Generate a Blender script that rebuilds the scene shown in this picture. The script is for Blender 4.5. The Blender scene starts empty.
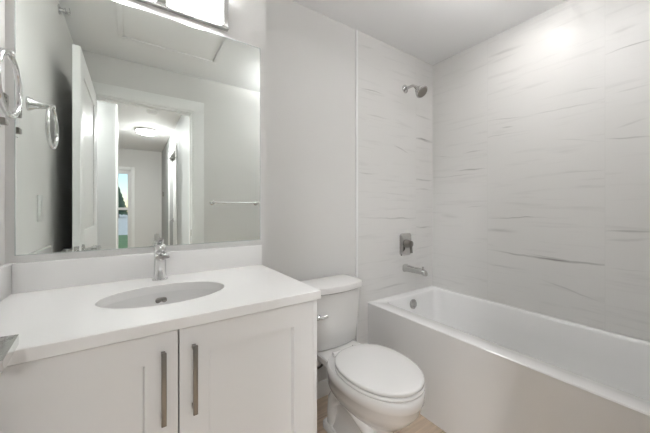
import bpy, bmesh, math, random
from mathutils import Vector, Matrix, noise
PI = math.pi
random.seed(7)
SC = bpy.context.scene
COL = SC.collection

# ------------------------------------------------------------------ camera
cam_data = bpy.data.cameras.new('camera')
cam_data.sensor_width = 36.0
cam_data.lens = 282.56 / 650 * 36
cam_data.shift_y = -8.2 / 650
cam_data.clip_start = 0.02
cam_data.clip_end = 300
cam = bpy.data.objects.new('camera', cam_data)
cam.location = (0, 0, 1.2)
cam.rotation_euler = (PI / 2, 0, -0.5979)
COL.objects.link(cam)
SC.camera = cam

# ------------------------------------------------------------------ world, exposure
SC.view_settings.view_transform = 'Standard'
SC.view_settings.look = 'None'
SC.view_settings.gamma = 1
SC.view_settings.use_curve_mapping = False
SC.view_settings.exposure = 0.26
world = bpy.data.worlds.new('world')
SC.world = world
world.use_nodes = True
wn = world.node_tree
sky = wn.nodes.new('ShaderNodeTexSky')
sky.sky_type = 'NISHITA'
sky.sun_disc = False
sky.dust_density = 0.2
sky.ozone_density = 3.0
sky.sun_elevation = math.radians(40)
sky.sun_rotation = math.radians(200)
wn.links.new(sky.outputs[0], wn.nodes['Background'].inputs[0])
wn.nodes['Background'].inputs[1].default_value = 0.12

sun_data = bpy.data.lights.new('sun', 'SUN'); sun_data.energy = 2.5; sun_data.angle = 0.01; sun_data.color = (1, 0.95, 0.88)
sun = bpy.data.objects.new('sun', sun_data); COL.objects.link(sun)
sun.rotation_euler = (math.radians(20), math.radians(48), 0)

# lamp strengths (the lamps themselves are made in their builders)
E_SHADE = 1.7        # opal glass of the vanity light
E_DIFF = 34.0         # open underside of the vanity light
W_DOWN = 1.3         # recessed downlight over the tub
E_HALL = 130.0         # flush lamp in the hall
E_FILL_HALL = 215.0         # added, unseen hall lamp filling the bathroom through the entrance
E_FILL_UP = 48.0          # upward glow of the added bowl lamp, to lift the ceiling
E_FILL_BOWL = 4.0         # glass of the added, unseen bowl lamp

# ------------------------------------------------------------------ materials
def mat(name, rgb, rough=0.5, metal=0.0, spec=0.5, var=0.0, vscale=8.0, bump=0.0, bscale=60.0, emit=None, es=0.0, coat=0.0):
    m = bpy.data.materials.new(name); m.use_nodes = True
    nt = m.node_tree; b = nt.nodes['Principled BSDF']
    b.inputs['Base Color'].default_value = (*rgb, 1)
    b.inputs['Roughness'].default_value = rough
    b.inputs['Metallic'].default_value = metal
    b.inputs['Specular IOR Level'].default_value = spec
    b.inputs['Coat Weight'].default_value = coat
    b.inputs['Coat Roughness'].default_value = 0.08
    tc = nt.nodes.new('ShaderNodeTexCoord')
    if var > 0:
        n = nt.nodes.new('ShaderNodeTexNoise'); n.inputs['Scale'].default_value = vscale; n.inputs['Detail'].default_value = 4
        nt.links.new(tc.outputs['Object'], n.inputs['Vector'])
        r = nt.nodes.new('ShaderNodeMapRange')
        r.inputs['To Min'].default_value = 1 - var; r.inputs['To Max'].default_value = 1 + var
        nt.links.new(n.outputs['Fac'], r.inputs['Value'])
        mx = nt.nodes.new('ShaderNodeVectorMath'); mx.operation = 'SCALE'
        mx.inputs[0].default_value = rgb
        nt.links.new(r.outputs[0], mx.inputs['Scale'])
        nt.links.new(mx.outputs[0], b.inputs['Base Color'])
    if bump > 0:
        n2 = nt.nodes.new('ShaderNodeTexNoise'); n2.inputs['Scale'].default_value = bscale; n2.inputs['Detail'].default_value = 3
        nt.links.new(tc.outputs['Object'], n2.inputs['Vector'])
        bp = nt.nodes.new('ShaderNodeBump'); bp.inputs['Strength'].default_value = bump; bp.inputs['Distance'].default_value = 0.002
        nt.links.new(n2.outputs['Fac'], bp.inputs['Height'])
        nt.links.new(bp.outputs[0], b.inputs['Normal'])
    if emit:
        b.inputs['Emission Color'].default_value = (*emit, 1)
        b.inputs['Emission Strength'].default_value = es
    return m

M = {}
M['paint'] = mat('wall_paint', (0.76, 0.75, 0.733), 0.55, spec=0.3, bump=0.08, bscale=220)
M['paint_hall_dimmed'] = mat('dimmed_hall_paint', (0.42, 0.425, 0.42), 0.6, spec=0.3, bump=0.08, bscale=220)  # hall walls darkened to hold down the added hall lamp's light
M['ceil'] = mat('ceiling_paint', (0.93, 0.93, 0.93), 0.7, spec=0.2, bump=0.1, bscale=200)
M['trim'] = mat('trim_paint', (0.88, 0.88, 0.87), 0.35, var=0.005)
M['door'] = mat('door_paint', (0.88, 0.88, 0.87), 0.35, var=0.005)
M['cab'] = mat('cabinet_lacquer', (0.87, 0.865, 0.855), 0.35, var=0.006)
M['counter'] = mat('white_quartz', (0.89, 0.88, 0.865), 0.24, var=0.02, vscale=260)
M['ceramic'] = mat('glazed_ceramic', (0.78, 0.77, 0.755), 0.12, var=0.004, coat=0.4)
M['basin'] = mat('basin_ceramic', (0.85, 0.84, 0.825), 0.14, var=0.004, coat=0.4)
M['acrylic'] = mat('tub_acrylic', (0.89, 0.885, 0.875), 0.16, var=0.004, coat=0.3)
M['chrome'] = mat('chrome', (0.70, 0.70, 0.70), 0.08, metal=1, var=0.02)
M['nickel'] = mat('brushed_nickel', (0.27, 0.255, 0.235), 0.32, metal=1, var=0.04, vscale=40)
M['steel'] = mat('satin_nickel', (0.56, 0.555, 0.545), 0.13, metal=1, var=0.03, vscale=30)
M['dark'] = mat('dark_slot', (0.03, 0.03, 0.03), 0.5, var=0.05)
M['hose'] = mat('dark_braided_hose', (0.06, 0.055, 0.05), 0.45, var=0.3, vscale=300, bump=0.6, bscale=500)
M['plastic'] = mat('white_plastic', (0.78, 0.78, 0.77), 0.3, var=0.005)
M['mirror'] = mat('mirror_glass', (0.91, 0.945, 0.91), 0.0, metal=1)
M['mirror_edge'] = mat('polished_glass_edge', (0.80, 0.87, 0.84), 0.08, metal=0.4, var=0.01)
M['opal'] = mat('opal_glass', (0.85, 0.85, 0.84), 0.2, emit=(0.99, 0.993, 1), es=E_SHADE)
M['diffuser'] = mat('lamp_diffuser', (0.9, 0.9, 0.9), 0.4, emit=(0.99, 0.993, 1), es=E_DIFF)
M['top_fill'] = mat('added_top_glow', (0.9, 0.9, 0.9), 0.4, emit=(0.99, 0.993, 1), es=45)
M['bowl_fill_up'] = mat('fill_bowl_glow', (0.9, 0.9, 0.9), 0.4, emit=(0.99, 0.993, 1), es=E_FILL_UP)
M['lens'] = mat('downlight_lens', (0.9, 0.9, 0.9), 0.4, emit=(1, 0.99, 0.97), es=8)
M['dome'] = mat('hall_lamp_glass', (0.9, 0.9, 0.9), 0.3, emit=(0.99, 0.993, 1), es=E_HALL)
M['dome_fill'] = mat('hall_fill_lamp_glass', (0.9, 0.9, 0.9), 0.3, emit=(0.99, 0.993, 1), es=E_FILL_HALL)
M['bowl_fill'] = mat('fill_bowl_glass', (0.9, 0.9, 0.9), 0.3, emit=(0.99, 0.993, 1), es=E_FILL_BOWL)
M['grass'] = mat('grass', (0.17, 0.27, 0.12), 0.9, var=0.4, vscale=3, bump=0.8, bscale=40)
M['pave'] = mat('pale_concrete', (0.72, 0.71, 0.68), 0.85, var=0.08, vscale=1.5)
M['leaf'] = mat('conifer_needles', (0.10, 0.17, 0.11), 0.9, var=0.45, vscale=6, bump=1, bscale=18)
M['bark'] = mat('bark', (0.12, 0.08, 0.05), 0.9, var=0.3, vscale=12)

def glass_mat():
    m = bpy.data.materials.new('window_glass'); m.use_nodes = True
    nt = m.node_tree; nt.nodes.clear()
    o = nt.nodes.new('ShaderNodeOutputMaterial'); mx = nt.nodes.new('ShaderNodeMixShader')
    t = nt.nodes.new('ShaderNodeBsdfTransparent'); t.inputs[0].default_value = (0.93, 0.96, 0.95, 1)
    g = nt.nodes.new('ShaderNodeBsdfGlossy'); g.inputs['Roughness'].default_value = 0.02
    fr = nt.nodes.new('ShaderNodeFresnel'); fr.inputs[0].default_value = 1.45
    nt.links.new(fr.outputs[0], mx.inputs[0]); nt.links.new(t.outputs[0], mx.inputs[1]); nt.links.new(g.outputs[0], mx.inputs[2])
    nt.links.new(mx.outputs[0], o.inputs[0])
    return m
M['glass'] = glass_mat()

def floor_mat():
    m = mat('wood_look_planks', (0.30, 0.22, 0.15), 0.4)
    nt = m.node_tree; b = nt.nodes['Principled BSDF']
    tc = nt.nodes.new('ShaderNodeTexCoord')
    br = nt.nodes.new('ShaderNodeTexBrick')
    br.inputs['Color1'].default_value = (0.58, 0.46, 0.35, 1); br.inputs['Color2'].default_value = (0.66, 0.53, 0.41, 1)
    br.inputs['Mortar'].default_value = (0.34, 0.27, 0.2, 1)
    br.inputs['Scale'].default_value = 1; br.inputs['Mortar Size'].default_value = 0.0015
    br.inputs['Brick Width'].default_value = 1.2; br.inputs['Row Height'].default_value = 0.15
    nt.links.new(tc.outputs['Object'], br.inputs['Vector'])
    mp = nt.nodes.new('ShaderNodeMapping'); mp.inputs['Scale'].default_value = (2.5, 40, 1)
    nz = nt.nodes.new('ShaderNodeTexNoise'); nz.inputs['Scale'].default_value = 1.5; nz.inputs['Detail'].default_value = 6
    nt.links.new(tc.outputs['Object'], mp.inputs[0]); nt.links.new(mp.outputs[0], nz.inputs['Vector'])
    r = nt.nodes.new('ShaderNodeMapRange'); r.inputs['To Min'].default_value = 0.65; r.inputs['To Max'].default_value = 1.35
    nt.links.new(nz.outputs['Fac'], r.inputs[0])
    s = nt.nodes.new('ShaderNodeVectorMath'); s.operation = 'SCALE'
    nt.links.new(br.outputs[0], s.inputs[0]); nt.links.new(r.outputs[0], s.inputs['Scale'])
    nt.links.new(s.outputs[0], b.inputs['Base Color'])
    return m
M['floor'] = floor_mat()

# streaks of the marble-look tile: centre along the wall, height, tilt, half length, half width, strength
VEINS_RIGHT = [
  (1.404,1.641,0.245,0.1012,0.0067,0.29),
  (1.140,1.625,-0.022,0.1048,0.0070,0.57),
  (1.167,1.500,0.018,0.1553,0.0088,0.63),
  (1.297,1.462,-0.029,0.2559,0.0065,0.40),
  (1.337,1.139,0.140,0.1113,0.0282,0.23),
  (1.136,1.215,-0.063,0.0904,0.0052,0.29),
  (1.129,0.943,-0.075,0.0994,0.0052,0.17),
  (0.842,1.129,-0.012,0.2594,0.0061,0.63),
  (0.961,1.041,0.002,0.1648,0.0195,0.32),
  (0.870,0.888,0.076,0.2251,0.0078,0.69),
  (0.585,0.887,-0.026,0.3053,0.0115,1.00),
  (0.665,0.895,0.018,0.1681,0.0050,0.46),
  (0.576,0.714,0.202,0.1869,0.0075,0.37),
  (0.948,0.792,0.015,0.1265,0.0081,0.23),
  (0.598,1.800,0.065,0.2315,0.0055,0.40),
  (0.486,1.870,0.070,0.0908,0.0052,0.29),
  (0.918,1.821,0.133,0.2201,0.0064,0.29),
  (0.923,2.301,0.065,0.1536,0.0176,0.34),
  (0.909,1.758,0.055,0.0555,0.0080,0.40),
  (0.944,1.710,-0.009,0.2509,0.0048,0.34),
  (0.538,1.598,0.279,0.1517,0.0054,0.21),
  (0.513,1.416,0.040,0.1151,0.0053,0.34),
  (0.491,1.333,-0.038,0.0671,0.0052,0.17),
  (0.325,2.047,0.036,0.1300,0.0054,0.69),
  (0.329,1.570,0.160,0.1367,0.0072,0.46),
  (0.312,1.825,0.039,0.0929,0.0071,0.37),
  (0.346,2.142,0.072,0.0737,0.0121,0.29),
  (0.316,1.642,-0.167,0.0788,0.0084,0.29),
  (0.325,1.071,-0.053,0.1501,0.0090,0.52),
  (0.337,1.030,-0.171,0.1267,0.0109,0.29),
  (0.331,0.884,-0.025,0.0972,0.0048,0.23),
]
VEINS_BACK = [
  (1.430,2.050,-0.000,0.1539,0.0058,0.57),
  (1.495,1.873,-0.013,0.1531,0.0068,0.46),
  (1.744,1.665,-0.286,0.1364,0.0090,0.40),
  (2.032,1.767,0.005,0.1674,0.0155,1.00),
  (2.006,1.964,-0.008,0.1653,0.0125,0.40),
  (1.390,1.451,-0.015,0.1265,0.0074,0.40),
  (1.691,1.310,-0.042,0.2755,0.0053,0.23),
  (1.636,1.133,-0.025,0.4236,0.0078,0.44),
  (2.007,1.440,0.017,0.1985,0.0106,0.57),
  (2.032,1.358,0.006,0.1674,0.0097,0.34),
  (2.020,1.041,-0.069,0.1835,0.0087,0.46),
  (1.589,0.602,-0.005,0.2943,0.0104,0.52),
  (2.018,0.874,0.115,0.1507,0.0087,0.29),
  (1.379,2.345,0.101,0.1023,0.0123,0.23),
]


def tile_mat(name, axis, veins, joints, edges):
    m = mat(name, (0.66, 0.645, 0.62), 0.22, spec=0.35)
    nt = m.node_tree; b = nt.nodes['Principled BSDF']; L = nt.links
    def mth(op, a, c=None, d=None):
        n = nt.nodes.new('ShaderNodeMath'); n.operation = op
        for i, v in enumerate((a, c, d)):
            if v is None: continue
            if isinstance(v, (int, float)): n.inputs[i].default_value = v
            else: L.new(v, n.inputs[i])
        return n.outputs[0]
    tc = nt.nodes.new('ShaderNodeTexCoord')
    sp = nt.nodes.new('ShaderNodeSeparateXYZ'); L.new(tc.outputs['Object'], sp.inputs[0])
    s = sp.outputs[axis]; z = sp.outputs['Z']
    col = mth('FLOOR', mth('DIVIDE', mth('SUBTRACT', s, joints[0]), 0.62))
    # wandering of the streaks
    cb = nt.nodes.new('ShaderNodeCombineXYZ'); L.new(s, cb.inputs[0]); L.new(z, cb.inputs[1]); L.new(mth('MULTIPLY', col, 3.7), cb.inputs[2])
    w1 = nt.nodes.new('ShaderNodeTexNoise'); w1.inputs['Scale'].default_value = 3.2; w1.inputs['Detail'].default_value = 3
    L.new(cb.outputs[0], w1.inputs['Vector'])
    dz = mth('MULTIPLY', mth('SUBTRACT', w1.outputs['Fac'], 0.5), 0.06)
    z2 = mth('ADD', z, dz)
    P = nt.nodes.new('ShaderNodeCombineXYZ'); L.new(s, P.inputs[0]); L.new(z2, P.inputs[1])
    # streak break-up
    st = nt.nodes.new('ShaderNodeMapping'); st.inputs['Scale'].default_value = (3.0, 45, 5)
    L.new(cb.outputs[0], st.inputs[0])
    n2 = nt.nodes.new('ShaderNodeTexNoise'); n2.inputs['Scale'].default_value = 1.6; n2.inputs['Detail'].default_value = 6
    L.new(st.outputs[0], n2.inputs['Vector'])
    brk = nt.nodes.new('ShaderNodeMapRange'); brk.inputs['From Min'].default_value = 0.36; brk.inputs['From Max'].default_value = 0.58
    L.new(n2.outputs['Fac'], brk.inputs[0])
    groups = {}
    for v in veins:
        k = 0
        for i, (e0, e1) in enumerate(edges):
            if e0 <= v[0] < e1: k = i
        groups.setdefault(k, []).append(v)
    total = None
    for k, vs in groups.items():
        acc = None
        for (cs, cz, tilt, hl, hw, amp) in vs:
            mp = nt.nodes.new('ShaderNodeMapping'); mp.vector_type = 'TEXTURE'
            mp.inputs['Location'].default_value = (cs, cz, 0)
            mp.inputs['Rotation'].default_value = (0, 0, tilt)
            mp.inputs['Scale'].default_value = (hl, hw, 1)
            L.new(P.outputs[0], mp.inputs[0])
            ln = nt.nodes.new('ShaderNodeVectorMath'); ln.operation = 'LENGTH'; L.new(mp.outputs[0], ln.inputs[0])
            mr = nt.nodes.new('ShaderNodeMapRange'); mr.interpolation_type = 'SMOOTHSTEP'
            mr.inputs['From Min'].default_value = 1; mr.inputs['From Max'].default_value = 0
            mr.inputs['To Min'].default_value = 0; mr.inputs['To Max'].default_value = amp
            L.new(ln.outputs['Value'], mr.inputs[0])
            acc = mr.outputs[0] if acc is None else mth('MAXIMUM', acc, mr.outputs[0])
        e0, e1 = edges[k]
        mask = mth('MULTIPLY', mth('GREATER_THAN', s, e0), mth('LESS_THAN', s, e1))
        acc = mth('MULTIPLY', acc, mask)
        total = acc if total is None else mth('ADD', total, acc)
    total = mth('MULTIPLY', total, mth('MULTIPLY_ADD', brk.outputs[0], 0.6, 0.4))
    # faint background streaks everywhere
    st2 = nt.nodes.new('ShaderNodeMapping'); st2.inputs['Scale'].default_value = (1.3, 16, 5); st2.inputs['Rotation'].default_value = (0, 0, 0.04)
    L.new(cb.outputs[0], st2.inputs[0])
    n3 = nt.nodes.new('ShaderNodeTexNoise'); n3.inputs['Scale'].default_value = 2.2; n3.inputs['Detail'].default_value = 7; n3.inputs['Distortion'].default_value = 0.4
    L.new(st2.outputs[0], n3.inputs['Vector'])
    f1 = nt.nodes.new('ShaderNodeMapRange'); f1.inputs['From Min'].default_value = 0.56; f1.inputs['From Max'].default_value = 0.75
    f1.inputs['To Max'].default_value = 0.16
    L.new(n3.outputs['Fac'], f1.inputs[0])
    total = mth('ADD', total, f1.outputs[0])
    mix = nt.nodes.new('ShaderNodeMix'); mix.data_type = 'RGBA'
    mix.inputs['A'].default_value = (0.76, 0.748, 0.73, 1); mix.inputs['B'].default_value = (0.28, 0.27, 0.255, 1)
    mix.clamp_factor = True
    L.new(total, mix.inputs['Factor'])
    # grout joints
    g = None
    for j in joints:
        q = mth('LESS_THAN', mth('ABSOLUTE', mth('SUBTRACT', s, j)), 0.0016)
        g = q if g is None else mth('ADD', g, q)
    mix2 = nt.nodes.new('ShaderNodeMix'); mix2.data_type = 'RGBA'
    L.new(mth('MULTIPLY', g, 0.8), mix2.inputs['Factor']); L.new(mix.outputs['Result'], mix2.inputs['A'])
    mix2.inputs['B'].default_value = (0.72, 0.71, 0.69, 1)
    L.new(mix2.outputs['Result'], b.inputs['Base Color'])
    L.new(mth('MULTIPLY_ADD', g, 0.4, 0.36), b.inputs['Roughness'])
    return m
M['tile_right'] = tile_mat('marble_tile_long_wall', 'Y', VEINS_RIGHT, [0.417, 1.039, -0.2], [(-1, 0.417), (0.417, 1.039), (1.039, 2)])
M['tile_back'] = tile_mat('marble_tile_faucet_wall', 'X', VEINS_BACK, [1.923, 1.303], [(1.0, 1.923), (1.923, 3)])

# ------------------------------------------------------------------ mesh helpers
class B:
    def __init__(s): s.bm = bmesh.new()
    def _bev(s, verts, w, seg=2):
        if w <= 0: return
        vs = set(verts)
        es = [e for e in s.bm.edges if e.verts[0] in vs and e.verts[1] in vs]
        bmesh.ops.bevel(s.bm, geom=es, offset=w, segments=seg, affect='EDGES', profile=0.5, clamp_overlap=True)
    def box(s, x0, x1, y0, y1, z0, z1, bev=0.0, seg=2):
        r = bmesh.ops.create_cube(s.bm, size=1.0)
        for v in r['verts']:
            v.co = Vector(((x0 + x1) / 2 + v.co.x * (x1 - x0), (y0 + y1) / 2 + v.co.y * (y1 - y0), (z0 + z1) / 2 + v.co.z * (z1 - z0)))
        s._bev(r['verts'], bev, seg); return s
    def loft(s, rings, cap0=True, cap1=True, closed=True):
        vr = [[s.bm.verts.new(p) for p in r] for r in rings]
        n = len(vr[0])
        for a, b in zip(vr[:-1], vr[1:]):
            for i in range(n if closed else n - 1):
                j = (i + 1) % n
                s.bm.faces.new((a[i], a[j], b[j], b[i]))
        if cap0: s.bm.faces.new(list(reversed(vr[0])))
        if cap1: s.bm.faces.new(vr[-1])
        return s
    def tube(s, pts, rad, seg=16, flat=(1, 1)):
        pts = [Vector(p) for p in pts]
        if isinstance(rad, (int, float)): rad = [rad] * len(pts)
        rings = []; up = None
        for i, p in enumerate(pts):
            d = (pts[min(i + 1, len(pts) - 1)] - pts[max(i - 1, 0)]).normalized()
            if up is None:
                up = Vector((0, 0, 1)) if abs(d.z) < 0.9 else Vector((1, 0, 0))
            a = d.cross(up).normalized(); c = a.cross(d).normalized(); up = c
            rings.append([p + rad[i] * (math.cos(t) * flat[0] * a + math.sin(t) * flat[1] * c) for t in [2 * PI * k / seg for k in range(seg)]])
        return s.loft(rings)
    def lathe(s, origin, axis, prof, seg=32):
        # prof: (distance along axis, radius)
        o = Vector(origin); d = Vector(axis).normalized()
        h = Vector((0, 0, 1)) if abs(d.z) < 0.9 else Vector((1, 0, 0))
        a = d.cross(h).normalized(); c = a.cross(d).normalized()
        rings = [[o + d * t + max(r, 1e-4) * (math.cos(q) * a + math.sin(q) * c) for q in [2 * PI * k / seg for k in range(seg)]] for t, r in prof]
        return s.loft(rings)
    def torus(s, c, axis, R, r, seg=64, sseg=14):
        c = Vector(c); d = Vector(axis).normalized()
        h = Vector((0, 0, 1)) if abs(d.z) < 0.9 else Vector((1, 0, 0))
        a = d.cross(h).normalized(); e = a.cross(d).normalized()
        rings = []
        for k in range(seg):
            t = 2 * PI * k / seg; rd = math.cos(t) * a + math.sin(t) * e
            rings.append([c + rd * (R + r * math.cos(q)) + d * r * math.sin(q) for q in [2 * PI * j / sseg for j in range(sseg)]])
        rings.append(rings[0])
        s.loft(rings, False, False)
        bmesh.ops.remove_doubles(s.bm, verts=s.bm.verts, dist=1e-6)
        return s
    def make(s, name, material, parent=None, smooth=True, angle=38):
        off = Vector((0, 0, 0))
        if parent is not None:
            r = parent
            while r.parent: r = r.parent
            off = r.location
        bmesh.ops.recalc_face_normals(s.bm, faces=s.bm.faces)
        if off.length > 0: bmesh.ops.translate(s.bm, verts=s.bm.verts, vec=-off)
        me = bpy.data.meshes.new(name); s.bm.to_mesh(me); s.bm.free()
        me.materials.append(M[material] if isinstance(material, str) else material)
        if smooth:
            for p in me.polygons: p.use_smooth = True
            me.set_sharp_from_angle(angle=math.radians(angle))
        o = bpy.data.objects.new(name, me); COL.objects.link(o)
        if parent is not None: o.parent = parent
        return o

def rrect(x0, x1, y0, y1, r, z, n=8):
    pts = []
    for (cx, cy, a0) in ((x1 - r, y1 - r, 0), (x0 + r, y1 - r, 90), (x0 + r, y0 + r, 180), (x1 - r, y0 + r, 270)):
        for k in range(n + 1):
            a = math.radians(a0 + 90 * k / n)
            pts.append(Vector((cx + r * math.cos(a), cy + r * math.sin(a), z)))
    return pts

def egg(cx, cy, w, lf, lb, z, nf=2.0, nb=2.5, n=48):
    pts = []
    for k in range(n):
        t = 2 * PI * k / n; c = math.cos(t); q = math.sin(t)
        e = nb if q > 0 else nf
        x = math.copysign(abs(c) ** (2 / e), c) * w
        y = math.copysign(abs(q) ** (2 / e), q) * (lb if q > 0 else lf)
        pts.append(Vector((cx + x, cy + y, z)))
    return pts

def thing(name, loc, label, cat, group=None):
    o = bpy.data.objects.new(name, None); COL.objects.link(o); o.location = loc
    o.empty_display_size = 0.1
    o['label'] = label; o['category'] = cat
    if group: o['group'] = group
    return o
def tag(o, label, cat, group=None):
    o['label'] = label; o['category'] = cat
    if group: o['group'] = group
    return o
def struct(o): o['kind'] = 'structure'; return o
def copy_tree(o, parent=None):
    c = o.copy(); COL.objects.link(c)
    if parent: c.parent = parent
    for ch in list(o.children): copy_tree(ch, c)
    return c

# ------------------------------------------------------------------ measures
XL, XR = -0.3645, 2.145          # left and right wall
YM = 1.43                        # wall behind the vanity
YT = 1.497                       # tile face behind the tub faucet
YP = 1.503                       # painted wall behind the toilet
YD = -0.043                      # wall with the entrance
HC = 2.4387
XC = 0.593                       # end of the vanity wall
JL, JR, HD = -0.268, 0.474, 2.113
YB = YD - 0.12                   # hall side of the entrance wall
FX0, FX1, FY = -1.6, 0.53, -4.33

# ------------------------------------------------------------------ structure
struct(B().box(-1.7, 2.3, -4.45, 1.62, -0.1, 0.0).make('floor', 'floor'))
struct(B().box(-1.7, 2.3, -4.45, 1.62, HC, HC + 0.1).make('ceiling', 'ceil'))
struct(B().box(XL - 0.1, XL, YB, 1.62, 0, HC).make('wall_left', 'paint'))
struct(B().box(XR, XR + 0.1, YB, 1.62, 0, HC).make('wall_right', 'tile_right'))
struct(B().box(XL - 0.0, XC, YM, 1.62, 0, HC).make('wall_vanity', 'paint'))
struct(B().box(XC, 1.297, YP, 1.62, 0, HC).make('wall_back', 'paint'))
struct(B().box(1.297, XR, YT, 1.62, 0, HC).make('wall_faucet', 'tile_back'))
struct(B().box(1.279, 1.2975, YT - 0.0015, YP, 0, HC, 0.0008).make('trim_1', 'trim'))
w = B()
w.box(XL, JL, YB, YD, 0, HC); w.box(JR, XR, YB, YD, 0, HC); w.box(JL, JR, YB, YD, HD, HC)
struct(w.make('wall_front', 'paint'))
struct(B().box(XC, 1.287, YP - 0.012, YP, 0, 0.10, 0.003).make('baseboard_back', 'trim'))
struct(B().box(JR + 0.09, 1.30, YD, YD + 0.012, 0, 0.10, 0.003).make('baseboard_front', 'trim'))
# door lining, stops and casing
w = B()
w.box(JL - 0.0, JL + 0.018, YB - 0.002, YD + 0.002, 0, HD - 0.018, 0.001)
w.box(JR - 0.018, JR, YB - 0.002, YD + 0.002, 0, HD - 0.018, 0.001)
w.box(JL, JR, YB - 0.002, YD + 0.002, HD - 0.018, HD, 0.001)
w.box(JL + 0.018, JL + 0.028, YD - 0.075, YD - 0.038, 0, HD - 0.028, 0.001)
w.box(JR - 0.028, JR - 0.018, YD - 0.075, YD - 0.038, 0, HD - 0.018, 0.001)
w.box(JL + 0.018, JR - 0.018, YD - 0.075, YD - 0.038, HD - 0.028, HD - 0.018, 0.001)
lining = struct(w.make('trim_2', 'trim'))
B().box(JR - 0.0195, JR - 0.0175, YD - 0.030, YD - 0.006, 0.94, 1.0, 0.0005).make('strike_plate', 'nickel', lining)
w = B(); cw = 0.09
for (y0, y1) in ((YD, YD + 0.016), (YB - 0.016, YB)):
    x0 = max(JL - cw, XL + 0.002) if y0 > -0.1 else JL - cw
    w.box(x0, JL + 0.006, y0, y1, 0, HD - 0.006, 0.003)
    w.box(JR - 0.006, JR + cw, y0, y1, 0, HD - 0.006, 0.003)
    w.box(x0, JR + cw, y0, y1, HD - 0.006, HD + cw, 0.003)
struct(w.make('trim_3', 'trim'))

# bathroom door, open against the left wall
DX, DT = -0.238, 0.035
def paneled(bm, X0, X1, Y0, Y1, Z0, Z1, panels):
    # slab with recessed panels on both faces (face normal along X)
    bm.box(X0 + 0.008, X1 - 0.008, Y0, Y1, Z0, Z1)
    ys = [Y0, panels[0][0], panels[0][1], Y1]
    for (xa, xb) in ((X0, X0 + 0.008), (X1 - 0.008, X1)):
        bm.box(xa, xb, Y0, ys[1], Z0, Z1, 0.0015); bm.box(xa, xb, ys[2], Y1, Z0, Z1, 0.0015)
        zs = [Z0]
        for p in panels: zs += [p[2], p[3]]
        zs.append(Z1)
        for i in range(0, len(zs), 2): bm.box(xa, xb, ys[1], ys[2], zs[i], zs[i + 1], 0.0015)
w = B()
DY0, DY1 = YD + 0.02, 0.79
paneled(w, DX - DT, DX, DY0, DY1, 0.012, 2.10, [(DY0 + 0.12, DY1 - 0.12, 0.22, 0.93), (DY0 + 0.12, DY1 - 0.12, 1.07, 1.98)])
door = struct(w.make('door_1', 'door'))
LZ = 0.962; LY = DY1 - 0.062
for sgn, xf in ((1, DX), (-1, DX - DT)):
    reach = 0.067 if sgn > 0 else 0.05
    h = B()
    h.lathe((xf, LY, LZ), (sgn, 0, 0), [(0, 0.031), (0.004, 0.032), (0.009, 0.030), (0.010, 0.012)])
    # neck, then a flat lever swept back to the hinge side
    x1 = xf + sgn * reach
    path = []
    r0 = 0.010
    h.tube([(xf + sgn * 0.008, LY, LZ), (x1 - sgn * 0.016, LY, LZ)], 0.009)
    h.box(min(x1 - sgn * 0.03, x1), max(x1 - sgn * 0.03, x1), LY - 0.015, LY + 0.012, LZ - 0.010, LZ + 0.010, 0.004)
    prev = None; rings = []
    for k in range(9):
        t = k / 8
        y = LY + 0.010 - 0.115 * t; wd = 0.044 * (1 - 0.35 * t)
        xo = x1 + sgn * 0.010 * t
        rings.append([Vector((xo, y, LZ + 0.009)), Vector((xo - sgn * wd, y, LZ + 0.011)), Vector((xo - sgn * wd, y, LZ + 0.003)), Vector((xo, y, LZ - 0.009))])
    h.loft(rings)
    o = h.make('door_handle', 'steel', door)
w = B().box(DX - DT * 0.5 - 0.012, DX - DT * 0.5 + 0.012, DY1 - 0.0005, DY1 + 0.0015, LZ - 0.028, LZ + 0.028, 0.0004)
w.box(DX - DT * 0.5 - 0.006, DX - DT * 0.5 + 0.006, DY1, DY1 + 0.010, LZ - 0.008, LZ + 0.008, 0.002)
w.make('latch', 'steel', door)
for z in (0.25, 1.05, 1.88):
    B().tube([(DX - DT - 0.004, DY0 - 0.006, z - 0.045), (DX - DT - 0.004, DY0 - 0.006, z + 0.045)], 0.006).make('hinge', 'steel', door)

# hall beyond the entrance
struct(B().box(FX0 - 0.1, FX0, FY, YB, 0, HC).make('wall_hall_left', 'paint_hall_dimmed'))
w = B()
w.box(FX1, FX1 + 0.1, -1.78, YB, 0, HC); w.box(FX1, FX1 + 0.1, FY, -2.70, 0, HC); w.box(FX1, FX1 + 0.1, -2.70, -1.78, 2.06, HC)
struct(w.make('wall_hall_right', 'paint_hall_dimmed'))
struct(B().box(FX0, -0.150, -1.24, -1.12, 0, HC).make('wall_hall_partition', 'paint_hall_dimmed'))
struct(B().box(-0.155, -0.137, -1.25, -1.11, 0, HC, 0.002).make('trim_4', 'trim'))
struct(B().box(XL - 0.1, XL - 0.002, YB, YB + 0.02, 0, HC).make('wall_hall_return', 'paint_hall_dimmed'))
struct(B().box(FX0, XL - 0.1, YB, YB + 0.1, 0, HC).make('wall_hall_front', 'paint_hall_dimmed'))
WX0, WX1, WZ0, WZ1 = -0.95, -0.035, 0.28, 1.99
w = B()
w.box(FX0 - 0.1, WX0, FY - 0.12, FY, 0, HC); w.box(WX1, 2.3, FY - 0.12, FY, 0, HC)
w.box(WX0, WX1, FY - 0.12, FY, WZ1, HC); w.box(WX0, WX1, FY - 0.12, FY, 0, WZ0)
struct(w.make('wall_hall_back', 'paint'))
w = B()
w.box(FX1 - 0.012, FX1, FY, -2.78, 0, 0.1, 0.003); w.box(FX1 - 0.012, FX1, -1.70, YB - 0.02, 0, 0.1, 0.003)
w.box(FX0, FX1 - 0.012, FY, FY + 0.012, 0, 0.1, 0.003)
struct(w.make('baseboard_hall', 'trim'))
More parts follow.
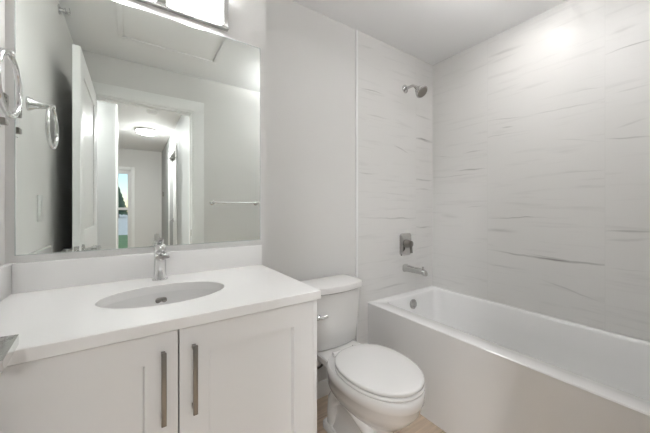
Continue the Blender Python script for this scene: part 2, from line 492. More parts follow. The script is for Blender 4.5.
# hall side door
w = B()
w.box(FX1 - 0.014, FX1 + 0.0, -1.78, -1.70, 0, 2.06, 0.003); w.box(FX1 - 0.014, FX1, -2.78, -2.70, 0, 2.06, 0.003); w.box(FX1 - 0.014, FX1, -2.78, -1.70, 2.06, 2.14, 0.003)
struct(w.make('trim_5', 'trim'))
w = B(); paneled(w, FX1 + 0.05, FX1 + 0.085, -2.698, -1.782, 0.01, 2.055, [(-2.58, -1.90, 0.22, 0.93), (-2.58, -1.90, 1.07, 1.93)])
d2 = struct(w.make('door_2', 'door'))
h = B(); h.lathe((FX1 + 0.05, -2.62, 1.0), (-1, 0, 0), [(0, 0.03), (0.008, 0.03), (0.009, 0.01), (0.045, 0.009)])
h.box(FX1 - 0.004, FX1 + 0.010, -2.63, -2.50, 0.99, 1.01, 0.003)
h.make('door_handle', 'steel', d2)
# window of the far room
w = B(); t = 0.05
w.box(WX0, WX0 + t, FY - 0.09, FY - 0.03, WZ0, WZ1, 0.003); w.box(WX1 - t, WX1, FY - 0.09, FY - 0.03, WZ0, WZ1, 0.003)
w.box(WX0 + t, WX1 - t, FY - 0.09, FY - 0.03, WZ0, WZ0 + t, 0.003); w.box(WX0 + t, WX1 - t, FY - 0.09, FY - 0.03, WZ1 - t, WZ1, 0.003)
w.box(WX0 + t, WX1 - t, FY - 0.09, FY - 0.03, 1.165, 1.215, 0.003); w.box(-0.545, -0.495, FY - 0.088, FY - 0.032, WZ0 + t, WZ1 - t, 0.003)
win = struct(w.make('window_1', 'trim'))
w = B()
for (a, c) in ((WX0 + t, -0.545), (-0.495, WX1 - t)):
    for (p, q) in ((WZ0 + t, 1.165), (1.215, WZ1 - t)): w.box(a, c, FY - 0.062, FY - 0.058, p, q)
w.make('pane', 'glass', win, smooth=False)
w = B(); w.box(WX0 - 0.07, WX0, FY, FY + 0.014, WZ0 - 0.07, WZ1 + 0.07, 0.003); w.box(WX1, WX1 + 0.07, FY, FY + 0.014, WZ0 - 0.07, WZ1 + 0.07, 0.003)
w.box(WX0, WX1, FY, FY + 0.014, WZ1, WZ1 + 0.07, 0.003); w.box(WX0, WX1, FY, FY + 0.03, WZ0 - 0.05, WZ0, 0.003)
w.make('window_casing', 'trim', win)
B().box(WX0 + 0.03, WX1 - 0.03, FY - 0.025, FY - 0.002, WZ1 - 0.075, WZ1 - 0.003, 0.006).make('blind_cassette', 'trim', win)

# outside
struct(B().box(-25, 25, -13.0, FY - 0.13, -0.12, -0.02).make('lawn', 'grass'))
struct(B().box(-40, 40, -75, -13.0, -0.12, -0.03).make('pavement', 'pave'))
def tree_proto():
    root = thing('conifer_tree', (-1.6, -44, -0.03), 'dark green conifer tree beyond the pavement outside the far window', 'tree', 'conifers outside the far window')
    b = B().tube([(-1.6, -44, -0.03), (-1.6, -44, 3.6)], [0.14, 0.03], 10); b.make('trunk', 'bark', root)
    b = B(); rings = []; seg = 26
    for lay in range(7):
        z0 = 0.5 + lay * 0.5; r = 1.25 * (1 - lay / 7.6)
        for (dz, rr) in ((0.0, r), (0.25, r * 0.75), (0.55, r * 0.45)):
            rings.append([Vector((-1.6 + (rr * (1 + 0.28 * noise.noise(Vector((k * 1.7, lay * 3.1, dz * 5))))) * math.cos(2 * PI * k / seg),
                                  -44 + rr * (1 + 0.28 * noise.noise(Vector((k * 1.7, lay * 3.1, dz * 5)))) * math.sin(2 * PI * k / seg),
                                  z0 + dz - 0.22 * (k % 2) * (dz == 0))) for k in range(seg)])
    b.loft(rings); b.make('foliage', 'leaf', root, smooth=False)
    return root
tp = tree_proto()
for (x, y, sc) in ((0.9, -43, 0.86), (-4.0, -45, 1.1), (3.4, -45, 1.0), (-6.6, -43.5, 0.9), (6.2, -44, 1.08)):
    c = copy_tree(tp); c.location = (x, y, -0.03); c.scale = (sc, sc, sc); c.rotation_euler[2] = x * 2

# ------------------------------------------------------------------ lamps
def hall_lamp(loc, label, glass):
    root = thing('ceiling_lamp', loc, label, 'ceiling light')
    x, y, z = loc
    B().lathe((x, y, HC), (0, 0, -1), [(0, 0.155), (0.02, 0.158), (0.026, 0.150), (0.027, 0.12)], 48).make('lamp_base', 'trim', root)
    prof = [(0.024 + 0.055 * math.sin(a), 0.142 * math.cos(a)) for a in [i * PI / 2 / 10 for i in range(11)]]
    B().lathe((x, y, HC), (0, 0, -1), prof, 48).make('lamp_shade', glass, root)
    return root
hall_lamp((0.19, -2.43, HC), 'round white glass ceiling lamp seen through the doorway in the mirror', 'dome')
bl = thing('fill_bowl_lamp', (1.36, 0.45, HC), 'added fill lamp, a white glass bowl hung out of view from the bathroom ceiling between toilet and bathtub', 'ceiling light')  # unseen lamp, added to brighten the ceiling and the room
B().lathe((1.36, 0.45, HC), (0, 0, -1), [(0, 0.06), (0.012, 0.06), (0.018, 0.05), (0.019, 0.008), (0.16, 0.008)], 32).make('lamp_stem', 'steel', bl)
prof = [(0.155, 0.150), (0.150, 0.155)] + [(0.155 + 0.07 * math.sin(a), 0.155 * math.cos(a)) for a in [i * PI / 2 / 10 for i in range(1, 11)]]
B().lathe((1.36, 0.45, HC), (0, 0, -1), prof, 48).make('lamp_shade', 'bowl_fill', bl)
B().lathe((1.36, 0.45, HC), (0, 0, -1), [(0.146, 0.142), (0.150, 0.142)], 48).make('lamp_diffuser', 'bowl_fill_up', bl)
hall_lamp((-0.85, -0.95, HC), 'added fill lamp of round white glass on the hall ceiling, out of view left of the bathroom doorway', 'dome_fill')  # unseen lamp, added to light the tub front and cabinet doors

dl = thing('downlight', (1.80, 0.72, HC), 'small round recessed downlight in the ceiling over the bathtub', 'ceiling light')
B().lathe((1.80, 0.72, HC), (0, 0, -1), [(0, 0.075), (0.004, 0.074), (0.006, 0.060), (0.002, 0.052), (-0.0, 0.050)], 40).make('trim_ring', 'trim', dl)
B().lathe((1.80, 0.72, HC), (0, 0, -1), [(0.0005, 0.049), (0.0025, 0.049)], 40).make('lens', 'lens', dl)
ld = bpy.data.lights.new('downlight_beam', 'AREA'); ld.shape = 'DISK'; ld.size = 0.07; ld.spread = math.radians(180); ld.energy = W_DOWN; ld.color = (1, 0.98, 0.95)
lo = bpy.data.objects.new('downlight_beam', ld); COL.objects.link(lo); lo.parent = dl; lo.location = (0, 0, -0.012)

# vanity light
VZ = 2.078
vl = thing('vanity_light', (0.104, YM, VZ), 'two-shade chrome and opal glass vanity light fixed above the mirror', 'wall light')
w = B(); w.box(-0.182, 0.387, YM - 0.022, YM, VZ, VZ + 0.15, 0.002)
w.box(-0.184, 0.389, YM - 0.030, YM, VZ - 0.004, VZ + 0.004, 0.001)
w.make('back_plate', 'steel', vl)
for cx in (-0.034, 0.242):
    hw = 0.120; dp = 0.060; n = 24
    arc = lambda s, z: [Vector((cx + (hw * s) * math.cos(PI * k / n), YM - 0.030 - (dp * s if s < 1 else dp) * math.sin(PI * k / n) ** 0.8, z)) for k in range(n + 1)]
    w = B(); z0, z1 = VZ + 0.008, VZ + 0.20
    w.loft([arc(1, z0), arc(1, z1), arc(0.965, z1), arc(0.965, z0), arc(1, z0)], False, False, closed=False)
    sh = w.make('glass_shade', 'opal', vl)
    w = B(); pts = arc(0.955, z0 + 0.012); pts2 = [p + Vector((0, 0, 0.006)) for p in pts]
    w.loft([pts, pts2]); w.make('lamp_diffuser', 'diffuser', sh)
    w = B(); pts = arc(0.955, z1 - 0.014); w.loft([pts, [p + Vector((0, 0, 0.006)) for p in pts]]); w.make('lamp_diffuser', 'top_fill', sh)  # out-of-view glow added in the shade top to light the ceiling

# ceiling access hatch
ht = thing('ceiling_hatch', (0.25, 0.64, HC), 'square white access hatch panel in the bathroom ceiling, seen in the mirror', 'hatch')
w = B(); x0, x1, y0, y1 = -0.085, 0.585, 0.33, 0.95
w.box(x0, x1, y0, y0 + 0.03, HC - 0.012, HC, 0.002); w.box(x0, x1, y1 - 0.03, y1, HC - 0.012, HC, 0.002)
w.box(x0, x0 + 0.03, y0 + 0.03, y1 - 0.03, HC - 0.012, HC, 0.002); w.box(x1 - 0.03, x1, y0 + 0.03, y1 - 0.03, HC - 0.012, HC, 0.002)
w.make('hatch_frame', 'ceil', ht)
B().box(x0 + 0.034, x1 - 0.034, y0 + 0.034, y1 - 0.034, HC - 0.006, HC, 0.001).make('hatch_panel', 'ceil', ht)

# ------------------------------------------------------------------ mirror
mr = thing('wall_mirror', (0.109, YM, 1.034), 'large frameless rectangular mirror on the wall above the vanity', 'mirror')
MX0, MX1, MZ0, MZ1 = -0.340, 0.557, 1.034, 2.043
B().box(MX0 + 0.0015, MX1 - 0.0015, YM - 0.006, YM - 0.001, MZ0 + 0.0015, MZ1 - 0.0015).make('mirror_glass', 'mirror', mr, smooth=False)
w = B(); e = 0.0025
w.box(MX0, MX0 + e, YM - 0.0065, YM, MZ0, MZ1); w.box(MX1 - e, MX1, YM - 0.0065, YM, MZ0, MZ1)
w.box(MX0 + e, MX1 - e, YM - 0.0065, YM, MZ0, MZ0 + e); w.box(MX0 + e, MX1 - e, YM - 0.0065, YM, MZ1 - e, MZ1)
w.make('mirror_edge', 'mirror_edge', mr, smooth=False)

# ------------------------------------------------------------------ vanity
CZ = 0.9055; CX1 = 0.5596; CY = 0.8476; SX, SY, SA, SB = 0.098, 1.125, 0.193, 0.133
va = thing('vanity_cabinet', (0.1, 1.15, 0), 'white shaker two-door vanity cabinet under the quartz countertop', 'cabinet')
w = B(); VX0, VX1, VY = XL + 0.004, 0.555, 0.886
w.box(VX0, VX0 + 0.018, VY, YM - 0.002, 0.10, CZ - 0.03, 0.001); w.box(VX1 - 0.018, VX1, CY + 0.018, YM - 0.002, 0.0, CZ - 0.03, 0.001)
w.box(VX0 + 0.018, VX1 - 0.018, VY, YM - 0.002, 0.10, 0.118, 0.001); w.box(VX0 + 0.018, VX1 - 0.018, YM - 0.02, YM - 0.002, 0.118, CZ - 0.03, 0.001)
w.box(VX0 + 0.018, VX1 - 0.018, VY, VY + 0.05, CZ - 0.05, CZ - 0.03, 0.001)
w.make('body', 'cab', va)
B().box(VX0 + 0.018, VX1 - 0.018, 0.95, 0.965, 0.0, 0.10, 0.001).make('toe_kick', 'cab', va)
def shaker(x0, x1, hx):
    w = B(); z0, z1 = 0.105, CZ - 0.037; y0, y1 = VY - 0.021, VY - 0.002; st = 0.077; q = 0.012
    rects = [(x0, x1, z0, z1, y0), (x0 + st, x1 - st, z0 + st, z1 - st, y0), (x0 + st + 0.004, x1 - st - 0.004, z0 + st + 0.004, z1 - st - 0.004, y0 + 0.014)]
    rings = [[Vector((a, y, c)), Vector((b, y, c)), Vector((b, y, d)), Vector((a, y, d))] for (a, b, c, d, y) in [(x0, x1, z0, z1, y1), (x0, x1, z0, z1, y0 + 0.0015), (x0 + 0.0015, x1 - 0.0015, z0 + 0.0015, z1 - 0.0015, y0)] + rects[1:]]
    w.loft(rings)
    d = w.make('door', 'cab', va, smooth=False)
    h = B(); yb = y0 - 0.030
    h.box(hx - 0.006, hx + 0.006, yb - 0.004, yb + 0.004, 0.638, 0.826, 0.0012)
    for z in (0.650, 0.814): h.box(hx - 0.005, hx + 0.005, yb, y0, z - 0.005, z + 0.005, 0.001)
    h.make('handle', 'nickel', d)
shaker(VX0 + 0.003, 0.1030, 0.067)
shaker(0.1062, VX1 - 0.018, 0.142)

# countertop with oval cutout
ct = thing('countertop', (0.1, 1.14, CZ), 'white quartz countertop with backsplash on top of the vanity', 'countertop')
w = B(); bm = w.bm; N = 64
X0, X1, Y0, Y1 = XL + 0.001, CX1, CY, YM - 0.001
def rect_pt(t):
    c, s_ = math.cos(t), math.sin(t)
    ks = []
    if c > 1e-9: ks.append((X1 - SX) / c)
    if c < -1e-9: ks.append((X0 - SX) / c)
    if s_ > 1e-9: ks.append((Y1 - SY) / s_)
    if s_ < -1e-9: ks.append((Y0 - SY) / s_)
    k = min(ks); return SX + k * c, SY + k * s_
ang = sorted([2 * PI * k / N for k in range(N)] + [math.atan2(y - SY, x - SX) % (2 * PI) for x in (X0, X1) for y in (Y0, Y1)])
zt, zb = CZ, CZ - 0.03
outr = lambda z, ins: [Vector((min(max(rect_pt(t)[0], X0 + ins), X1 - ins), min(max(rect_pt(t)[1], Y0 + ins), Y1 - ins), z)) for t in ang]
inn = lambda z, g: [Vector((SX + (SA + g) * math.cos(t), SY + (SB + g) * math.sin(t), z)) for t in ang]
w.loft([inn(zb, 0), outr(zb, 0), outr(zt - 0.002, 0), outr(zt, 0.002), inn(zt, 0.002), inn(zt - 0.002, 0), inn(zb, 0)], False, False)
bmesh.ops.remove_doubles(bm, verts=bm.verts, dist=1e-6)
w.make('counter_slab', 'counter', ct, angle=30)
B().box(XL + 0.021, CX1, YM - 0.021, YM - 0.001, CZ, 1.0085, 0.0015).make('backsplash', 'counter', ct)
B().box(XL + 0.001, XL + 0.0205, CY, YM - 0.001, CZ, 1.0085, 0.0015).make('side_splash', 'counter', ct)

# sink
sk = thing('sink', (SX, SY, CZ - 0.03), 'white oval undermount ceramic sink set in the countertop', 'sink')
w = B(); rings = []
def oval(a, b, z, dy=0): return [Vector((SX + a * math.cos(2 * PI * k / 64), SY + dy + b * math.sin(2 * PI * k / 64), z)) for k in range(64)]
zr = CZ - 0.0305
rings = [oval(SA + 0.025, SB + 0.025, zr), oval(SA + 0.010, SB + 0.010, zr), oval(SA + 0.009, SB + 0.009, zr - 0.004)]
for k in range(1, 13):
    a = PI / 2 * k / 12
    f_ = 0.16 + 0.84 * math.cos(a) ** 0.62
    rings.append(oval((SA + 0.009) * f_, (SB + 0.009) * f_, zr - 0.004 - 0.145 * math.sin(a) ** 0.9))
inner = rings[:]
outerr = [[p + Vector((0, 0, -0.012)) for p in r] for r in reversed(rings[1:])]
w.loft(inner, False, True); w.loft(outerr + [oval(SA + 0.025, SB + 0.025, zr - 0.012), oval(SA + 0.025, SB + 0.025, zr)], True, False)
w.make('basin', 'basin', sk, angle=50)
B().lathe((SX, SY, zr - 0.1492), (0, 0, 1), [(0, 0.024), (0.003, 0.023), (0.003, 0.017), (0.001, 0.016), (0.004, 0.014), (0.006, 0.004)], 32).make('drain', 'chrome', sk)
w = B(); oy = SY + (SB + 0.009) * 0.985; oz = zr - 0.030; ox = 0.092
for dx in (-0.0105, 0.0105):
    w.lathe((ox + dx, oy + 0.004, oz), (0, -1, -0.3), [(0, 0.009), (0.009, 0.009), (0.0105, 0.007)], 20)
w.box(ox - 0.012, ox + 0.012, oy - 0.005, oy + 0.004, oz - 0.007, oz + 0.009, 0.002)
w.make('overflow_cover', 'nickel', sk)

# faucet
FXc, FYc = 0.094, 1.352
fa = thing('faucet', (FXc, FYc, CZ), 'chrome single-lever faucet standing behind the sink', 'faucet')
w = B(); w.lathe((FXc, FYc, CZ), (0, 0, 1), [(0, 0.029), (0.004, 0.029), (0.006, 0.024), (0.03, 0.0225), (0.09, 0.0215), (0.105, 0.0225), (0.112, 0.024), (0.114, 0.018)], 40)
w.make('body', 'chrome', fa)
rings = []
for k in range(11):
    t = k / 10; y = FYc + 0.006 - 0.112 * t; z = CZ + 0.107 + 0.003 * math.sin(t * PI)
    hw = 0.018 + 0.007 * t; hh = 0.010 - 0.0035 * t
    rings.append([Vector((FXc + hw * math.copysign(abs(math.cos(a)) ** 0.5, math.cos(a)), y, z + hh * math.copysign(abs(math.sin(a)) ** 0.5, math.sin(a)))) for a in [2 * PI * j / 20 for j in range(20)]])
w = B().loft(rings); w.lathe((FXc, FYc - 0.092, CZ + 0.103), (0, 0, -1), [(0, 0.010), (0.009, 0.010)], 20); w.make('spout', 'chrome', fa)
w = B(); w.lathe((FXc, FYc, CZ + 0.116), (0, 0, 1), [(0, 0.020), (0.004, 0.0225), (0.022, 0.0215), (0.030, 0.016), (0.032, 0.004)], 32)
rings = []
for k in range(8):
    t = k / 7; y = FYc + 0.010 - 0.060 * t; z = CZ + 0.142 + 0.030 * t; hw = 0.012 - 0.002 * t
    rings.append([Vector((FXc + hw * math.cos(a), y, z + 0.0045 * math.sin(a))) for a in [2 * PI * j / 14 for j in range(14)]])
w.loft(rings); w.make('lever_handle', 'chrome', fa)

# ------------------------------------------------------------------ towel ring, bar, plates
RX, RY, RZ = -0.2885, 1.165, 1.55
tr = thing('towel_ring', (XL, RY, RZ + 0.09), 'chrome towel ring hanging on the left wall beside the mirror', 'towel ring')
w = B(); w.lathe((XL, RY, RZ + 0.09), (1, 0, 0), [(0, 0.029), (0.006, 0.029), (0.010, 0.026), (0.025, 0.017), (0.06, 0.010), (0.078, 0.0105), (0.086, 0.009), (0.088, 0.003)], 28)
w.make('mount_post', 'chrome', tr)
B().torus((RX, RY, RZ), (1, 0, 0), 0.086, 0.0070).make('ring', 'chrome', tr)
tb = thing('towel_bar', (0.86, YD, 1.255), 'straight chrome towel bar on the wall beside the door, seen in the mirror', 'towel bar')
for x in (0.64, 1.078):
    B().lathe((x, YD, 1.255), (0, 1, 0), [(0, 0.024), (0.006, 0.024), (0.010, 0.018), (0.020, 0.010), (0.062, 0.009), (0.074, 0.010), (0.078, 0.006)], 28).make('post', 'chrome', tb)
B().tube([(0.64, YD + 0.068, 1.255), (1.078, YD + 0.068, 1.255)], 0.0075).make('bar', 'chrome', tb)
sw = thing('light_switch', (XL, 0.99, 1.2), 'white light switch plate low on the left wall, seen in the mirror', 'switch')
B().box(XL, XL + 0.006, 0.955, 1.025, 1.138, 1.262, 0.002).make('cover_plate', 'plastic', sw)
B().box(XL + 0.004, XL + 0.010, 0.973, 1.007, 1.167, 1.233, 0.001).make('rocker', 'plastic', sw)
ot = thing('wall_outlet', (XL, 1.35, 1.52), 'small white raised outlet plate on the left wall at the mirror edge', 'outlet')
B().box(XL, XL + 0.007, 1.300, 1.376, 1.468, 1.582, 0.002).make('cover_plate', 'plastic', ot)
for (z0, z1) in ((1.535, 1.575), (1.475, 1.495)): B().box(XL + 0.004, XL + 0.024, 1.338, 1.372, z0, z1, 0.003).make('socket', 'nickel', ot)
w = B()
for z in (1.561, 1.549): w.box(XL + 0.0235, XL + 0.0245, 1.343, 1.352, z - 0.002, z + 0.002)
w.make('slot', 'dark', ot, smooth=False)
sp = thing('sprinkler', (XL, 0.56, HC - 0.05), 'small chrome sidewall sprinkler just below the ceiling, seen in the mirror', 'sprinkler')
B().lathe((XL, 0.56, HC - 0.05), (1, 0, 0), [(0, 0.028), (0.005, 0.028), (0.008, 0.012), (0.028, 0.010)], 24).make('escutcheon', 'chrome', sp)
w = B(); w.box(XL + 0.028, XL + 0.050, 0.548, 0.572, HC - 0.062, HC - 0.056, 0.001); w.box(XL + 0.026, XL + 0.032, 0.544, 0.576, HC - 0.060, HC - 0.040, 0.001); w.box(XL + 0.048, XL + 0.052, 0.538, 0.582, HC - 0.058, HC - 0.036, 0.001)
w.make('deflector', 'chrome', sp)
sd = tag(B().lathe((0.205, -1.37, HC), (0, 0, -1), [(0, 0.06), (0.020, 0.06), (0.034, 0.045), (0.036, 0.01)], 32).make('smoke_detector', 'plastic'), 'round white smoke detector on the hall ceiling, seen through the doorway', 'smoke detector')
th_ = tag(B().box(FX1 - 0.02, FX1, -3.90, -3.80, 1.44, 1.54, 0.004).make('thermostat', 'nickel'), 'small grey thermostat on the right hall wall near the far corner', 'thermostat')

# ------------------------------------------------------------------ toilet
TX = 0.984
tl = thing('toilet', (TX, 1.12, 0), 'white two-piece toilet with closed lid between vanity and bathtub', 'toilet')
w = B()
spec = [(0.000, 1.12, .215, .175, .112), (0.012, 1.12, .220, .178, .116), (0.035, 1.12, .215, .175, .112), (0.07, 1.12, .205, .170, .100), (0.12, 1.11, .195, .170, .094),
        (0.17, 1.10, .200, .180, .098), (0.205, 1.085, .215, .20, .112), (0.235, 1.07, .240, .22, .134), (0.27, 1.06, .262, .235, .156), (0.305, 1.05, .276, .23, .172), (0.345, 1.045, .284, .225, .180), (0.350, 1.045, .288, .225, .185),
        (0.375, 1.045, .290, .225, .188), (0.392, 1.045, .288, .225, .187), (0.400, 1.045, .278, .220, .180)]
w.loft([egg(TX, cy, wd, lf, lb, z, 2.1, 2.6) for (z, cy, lf, lb, wd) in spec])
# rear deck under the tank
w.loft([rrect(TX - hw, TX + hw, 1.06, y1, 0.03, z) for (z, hw, y1) in ((0.22, 0.070, 1.25), (0.31, 0.085, 1.28), (0.345, 0.110, 1.42), (0.355, 0.134, 1.463), (0.390, 0.140, 1.465), (0.3975, 0.134, 1.46))])
# trapway bulges on both flanks
for s_ in (-1, 1):
    pts = [(TX + s_ * 0.060, 0.93, 0.13), (TX + s_ * 0.076, 0.97, 0.17), (TX + s_ * 0.084, 1.04, 0.225), (TX + s_ * 0.080, 1.12, 0.245), (TX + s_ * 0.074, 1.19, 0.225), (TX + s_ * 0.070, 1.235, 0.17), (TX + s_ * 0.068, 1.25, 0.10), (TX + s_ * 0.066, 1.25, 0.02)]
    w.tube(pts, [0.02, 0.034, 0.044, 0.048, 0.046, 0.044, 0.042, 0.042], 18)
    w.loft([rrect(TX + s_ * 0.086 - 0.036, TX + s_ * 0.086 + 0.036, 1.06, 1.31, 0.034, z) for z in (0.0, 0.024)] + [rrect(TX + s_ * 0.084 - 0.030, TX + s_ * 0.084 + 0.030, 1.07, 1.30, 0.028, 0.034)])
w.make('bowl', 'ceramic', tl, angle=45)
for s_ in (-1, 1):
    B().lathe((TX + s_ * 0.098, 1.10, 0.032), (0, 0, 1), [(0, 0.016), (0.012, 0.015), (0.022, 0.010), (0.025, 0.003)], 20).make('bolt_cap', 'ceramic', tl)
def slab(z0, z1, cy, w_, lf, lb, r, nf=2.05, nb=2.35, dome=0.0):
    rings = []
    for (z, d) in ((z0, r), (z0 + r, 0), (z1 - r, 0), (z1 - r * 0.3, r * 0.4), (z1, r * 1.4)): rings.append(egg(TX, cy, w_ - d, lf - d, lb - d, z, nf, nb))
    if dome > 0:
        for q in (0.75, 0.45, 0.2): rings.append(egg(TX, cy, w_ * q, lf * q, lb * q, z1 + dome * (1 - q * q), nf, nb))
    return B().loft(rings)
slab(0.402, 0.417, 1.0, 0.185, 0.243, 0.205, 0.005).make('seat', 'ceramic', tl, angle=50)
slab(0.4195, 0.441, 1.0, 0.183, 0.240, 0.210, 0.006, dome=0.004).make('lid', 'ceramic', tl, angle=50)
for s_ in (-1, 1):
    B().tube([(TX + s_ * 0.095, 1.228, 0.414), (TX + s_ * 0.045, 1.228, 0.414)], 0.013).make('hinge', 'ceramic', tl)
def tank_ring(hw, yf, bulge, z, yb=1.478, r=0.035):
    pts = rrect(TX - hw, TX + hw, yf, yb, r, z, 6)
    out = []
    # subdivide the long front side so it can bow out
    n = len(pts)
    for i in range(n):
        p, q = pts[i], pts[(i + 1) % n]
        out.append(p)
        if (p - q).length > 0.1:
            for k in range(1, 12): out.append(p.lerp(q, k / 12))
    for p in out:
        k = 1 - min(1, abs(p.x - TX) / hw) ** 2
        f = max(0, min(1, (yb - p.y) / (yb - yf)))
        p.y -= bulge * k * f
    return out
TY = 1.315
w = B().loft([tank_ring(0.160, TY + 0.02, 0.028, 0.400), tank_ring(0.168, TY + 0.012, 0.030, 0.412), tank_ring(0.175, TY + 0.008, 0.032, 0.50), tank_ring(0.184, TY + 0.003, 0.034, 0.62), tank_ring(0.190, TY, 0.035, 0.720)])
w.make('tank', 'ceramic', tl, angle=40)
w = B().loft([tank_ring(0.196, TY - 0.006, 0.036, 0.721, r=0.04), tank_ring(0.202, TY - 0.012, 0.038, 0.726, r=0.045), tank_ring(0.203, TY - 0.013, 0.038, 0.750, r=0.045), tank_ring(0.199, TY - 0.009, 0.037, 0.759, r=0.042), tank_ring(0.188, TY + 0.002, 0.034, 0.764, r=0.035)])
w.make('tank_lid', 'ceramic', tl, angle=40)
fx = TX - 0.142; fy = TY - 0.017
w = B().lathe((fx, fy + 0.006, 0.600), (0, -1, 0), [(0, 0.016), (0.006, 0.016), (0.010, 0.012), (0.022, 0.008)], 20)
w.tube([(fx - 0.004, fy - 0.014, 0.602), (fx + 0.022, fy - 0.018, 0.602), (fx + 0.046, fy - 0.020, 0.606)], [0.010, 0.008, 0.009], 12, (0.6, 1))
w.make('flush_lever', 'chrome', tl)
sl = thing('water_supply', (0.80, YP, 0.2), 'dark flexible water supply hose looping from wall valve beside the toilet', 'water supply')
w = B().lathe((0.83, YP, 0.20), (0, -1, 0), [(0, 0.028), (0.004, 0.028), (0.007, 0.010), (0.05, 0.010)], 20)
w.lathe((0.83, YP - 0.055, 0.18), (0, 0, 1), [(0, 0.012), (0.045, 0.012)], 16); w.make('shutoff_valve', 'chrome', sl)
pts = []
ctrl = [(0.83, 1.448, 0.225), (0.835, 1.444, 0.25), (0.86, 1.436, 0.290), (0.905, 1.425, 0.308), (0.940, 1.42, 0.300), (0.954, 1.42, 0.276), (0.942, 1.42, 0.252), (0.905, 1.42, 0.246), (0.868, 1.42, 0.262), (0.845, 1.42, 0.29), (0.835, 1.42, 0.33), (0.83, 1.42, 0.345)]
for i in range(len(ctrl) - 1):
    p0, p1, p2, p3 = (Vector(ctrl[max(0, min(len(ctrl) - 1, i + d))]) for d in (-1, 0, 1, 2))
    for k in range(4):
        t = k / 4
        pts.append(0.5 * ((2 * p1) + (p2 - p0) * t + (2 * p0 - 5 * p1 + 4 * p2 - p3) * t * t + (3 * p1 - p0 - 3 * p2 + p3) * t ** 3))
pts.append(Vector(ctrl[-1]))
B().tube(pts, 0.0065, 12).make('hose', 'hose', sl)

# ------------------------------------------------------------------ bathtub
BX0, BX1, BY0, BY1, BZ = 1.383, XR - 0.001, YD + 0.002, YT - 0.001, 0.5314
bt = thing('bathtub', (1.764, 0.73, 0), 'white rectangular alcove bathtub with a flat apron along the tiled wall', 'bathtub')
ix0, ix1, iy0, iy1 = 1.490, 2.108, 0.06, 1.432
def rr(x0, x1, y0, y1, r, z): return rrect(x0, x1, y0, y1, r, z, 10)
w = B()
rings = [rr(BX0 + 0.004, BX1, BY0, BY1, 0.004, 0.0), rr(BX0 + 0.004, BX1, BY0, BY1, 0.004, BZ - 0.012), rr(BX0 + 0.001, BX1, BY0, BY1, 0.006, BZ - 0.005), rr(BX0 + 0.005, BX1 - 0.003, BY0 + 0.003, BY1 - 0.003, 0.006, BZ),
         rr(ix0 - 0.006, ix1 + 0.006, iy0 - 0.006, iy1 + 0.006, 0.066, BZ), rr(ix0, ix1, iy0, iy1, 0.06, BZ - 0.004), rr(ix0 + 0.005, ix1 - 0.005, iy0 + 0.006, iy1 - 0.004, 0.06, BZ - 0.016),
         rr(ix0 + 0.020, ix1 - 0.018, iy0 + 0.06, iy1 - 0.018, 0.075, BZ - 0.14), rr(ix0 + 0.035, ix1 - 0.033, iy0 + 0.13, iy1 - 0.035, 0.09, BZ - 0.28), rr(ix0 + 0.052, ix1 - 0.050, iy0 + 0.19, iy1 - 0.055, 0.11, BZ - 0.36),
         rr(ix0 + 0.085, ix1 - 0.083, iy0 + 0.24, iy1 - 0.09, 0.12, BZ - 0.395), rr(ix0 + 0.13, ix1 - 0.13, iy0 + 0.29, iy1 - 0.14, 0.12, BZ - 0.405)]
w.loft(rings, True, True); w.make('tub_shell', 'acrylic', bt, angle=40)
w = B(); oc = Vector((1.788, iy1 - 0.011, 0.462)); ax = (0, -1, 0.1)
w.lathe(oc, ax, [(0, 0.036), (0.008, 0.036), (0.013, 0.030), (0.014, 0.020), (0.018, 0.018), (0.020, 0.006)], 32)
w.make('overflow_cover', 'steel', bt)
B().lathe((1.788, 1.20, BZ - 0.405), (0, 0, 1), [(0, 0.032), (0.003, 0.031), (0.004, 0.018), (0.010, 0.014), (0.011, 0.004)], 28).make('drain', 'chrome', bt)

# ------------------------------------------------------------------ shower fittings
SXc = 1.788
sh = thing('wall_shower', (SXc, YT, 2.147), 'chrome shower head on a short curved arm high on the tiled wall', 'shower head')
B().lathe((SXc, YT, 2.147), (0, -1, 0), [(0, 0.032), (0.005, 0.032), (0.012, 0.024), (0.016, 0.012)], 32).make('flange', 'steel', sh)
pts = []
for k in range(13):
    t = k / 12; a = t * math.radians(48)
    if k < 5: pts.append((SXc, YT - 0.005 - 0.014 * k, 2.147))
    else:
        a = (k - 4) / 8 * math.radians(48); R_ = 0.055
        pts.append((SXc, YT - 0.061 - R_ * math.sin(a), 2.147 - R_ * (1 - math.cos(a))))
B().tube(pts, 0.0105, 16).make('arm', 'steel', sh)
hd = Vector(pts[-1]); ax = Vector((0, -0.70, -0.72)).normalized()
B().lathe(hd - ax * 0.004, ax, [(0, 0.012), (0.010, 0.014), (0.018, 0.013), (0.030, 0.020), (0.060, 0.040), (0.078, 0.047), (0.088, 0.048), (0.092, 0.044)], 36).make('spray_head', 'steel', sh)
B().lathe(hd + ax * 0.0875, ax, [(0, 0.040), (0.003, 0.038)], 30).make('spray_face', 'nickel', sh)
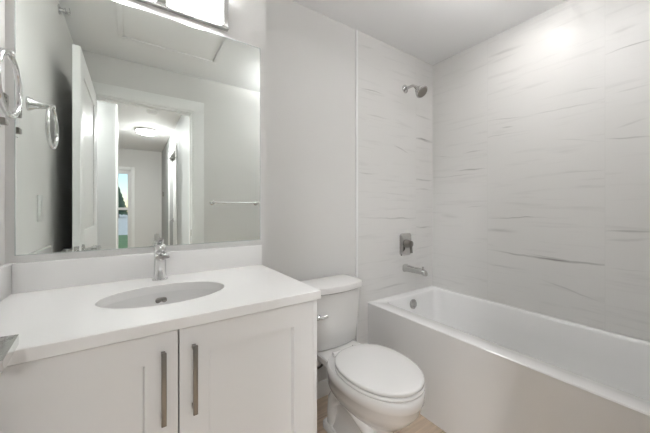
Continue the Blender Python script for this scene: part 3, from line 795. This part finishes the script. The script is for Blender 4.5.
sv = thing('shower_valve', (SXc, YT, 0.92), 'square chrome shower valve plate with lever, above the tub spout', 'shower valve')
def plate_ring(hw, hh, d, r=0.02):
    return [Vector((SXc + p.x, YT - d, 0.915 + p.y)) for p in rrect(-hw, hw, -hh, hh, r, 0, 6)]
w = B().loft([plate_ring(0.064, 0.086, 0), plate_ring(0.066, 0.088, 0.006), plate_ring(0.060, 0.082, 0.012), plate_ring(0.040, 0.05, 0.018)])
w.make('valve_plate', 'steel', sv)
w = B().lathe((SXc, YT - 0.016, 0.922), (0, -1, 0), [(0, 0.034), (0.018, 0.032), (0.036, 0.026), (0.046, 0.025), (0.050, 0.018)], 32)
w.loft([[Vector((SXc + dx, YT - 0.052 - 0.006 * q, 0.915 - q * 0.062 + dz)) for dx, dz in ((-0.010, 0.0), (0.010, 0.0))] + [Vector((SXc + dx, YT - 0.062 - 0.006 * q, 0.915 - q * 0.062 + dz)) for dx, dz in ((0.010, 0.0), (-0.010, 0.0))] for q in (-0.3, 0.3, 0.7, 1.0)])
w.make('lever_handle', 'nickel', sv)
ts = thing('tub_spout', (SXc, YT, 0.728), 'chrome tub spout on the tiled wall above the tub rim', 'spout')
rings = []
for (d, hw, top, bot) in ((0, .030, .030, -.030), (0.006, .031, .031, -.031), (0.02, .026, .026, -.026), (0.06, .025, .024, -.024), (0.12, .024, .021, -.022), (0.165, .024, .017, -.022), (0.188, .022, .010, -.030), (0.196, .018, -.002, -.028)):
    zc = (top + bot) / 2; hh = (top - bot) / 2
    rings.append([Vector((SXc + hw * math.copysign(abs(math.cos(a)) ** 0.6, math.cos(a)), YT - d, 0.728 + zc + hh * math.copysign(abs(math.sin(a)) ** 0.6, math.sin(a)))) for a in [2 * PI * j / 24 for j in range(24)]])
B().loft(rings).make('spout', 'steel', ts)
B().lathe((SXc, YT - 0.168, 0.742), (0, 0, 1), [(0, 0.005), (0.014, 0.005), (0.016, 0.008), (0.022, 0.008), (0.023, 0.003)], 16).make('diverter_knob', 'steel', ts)
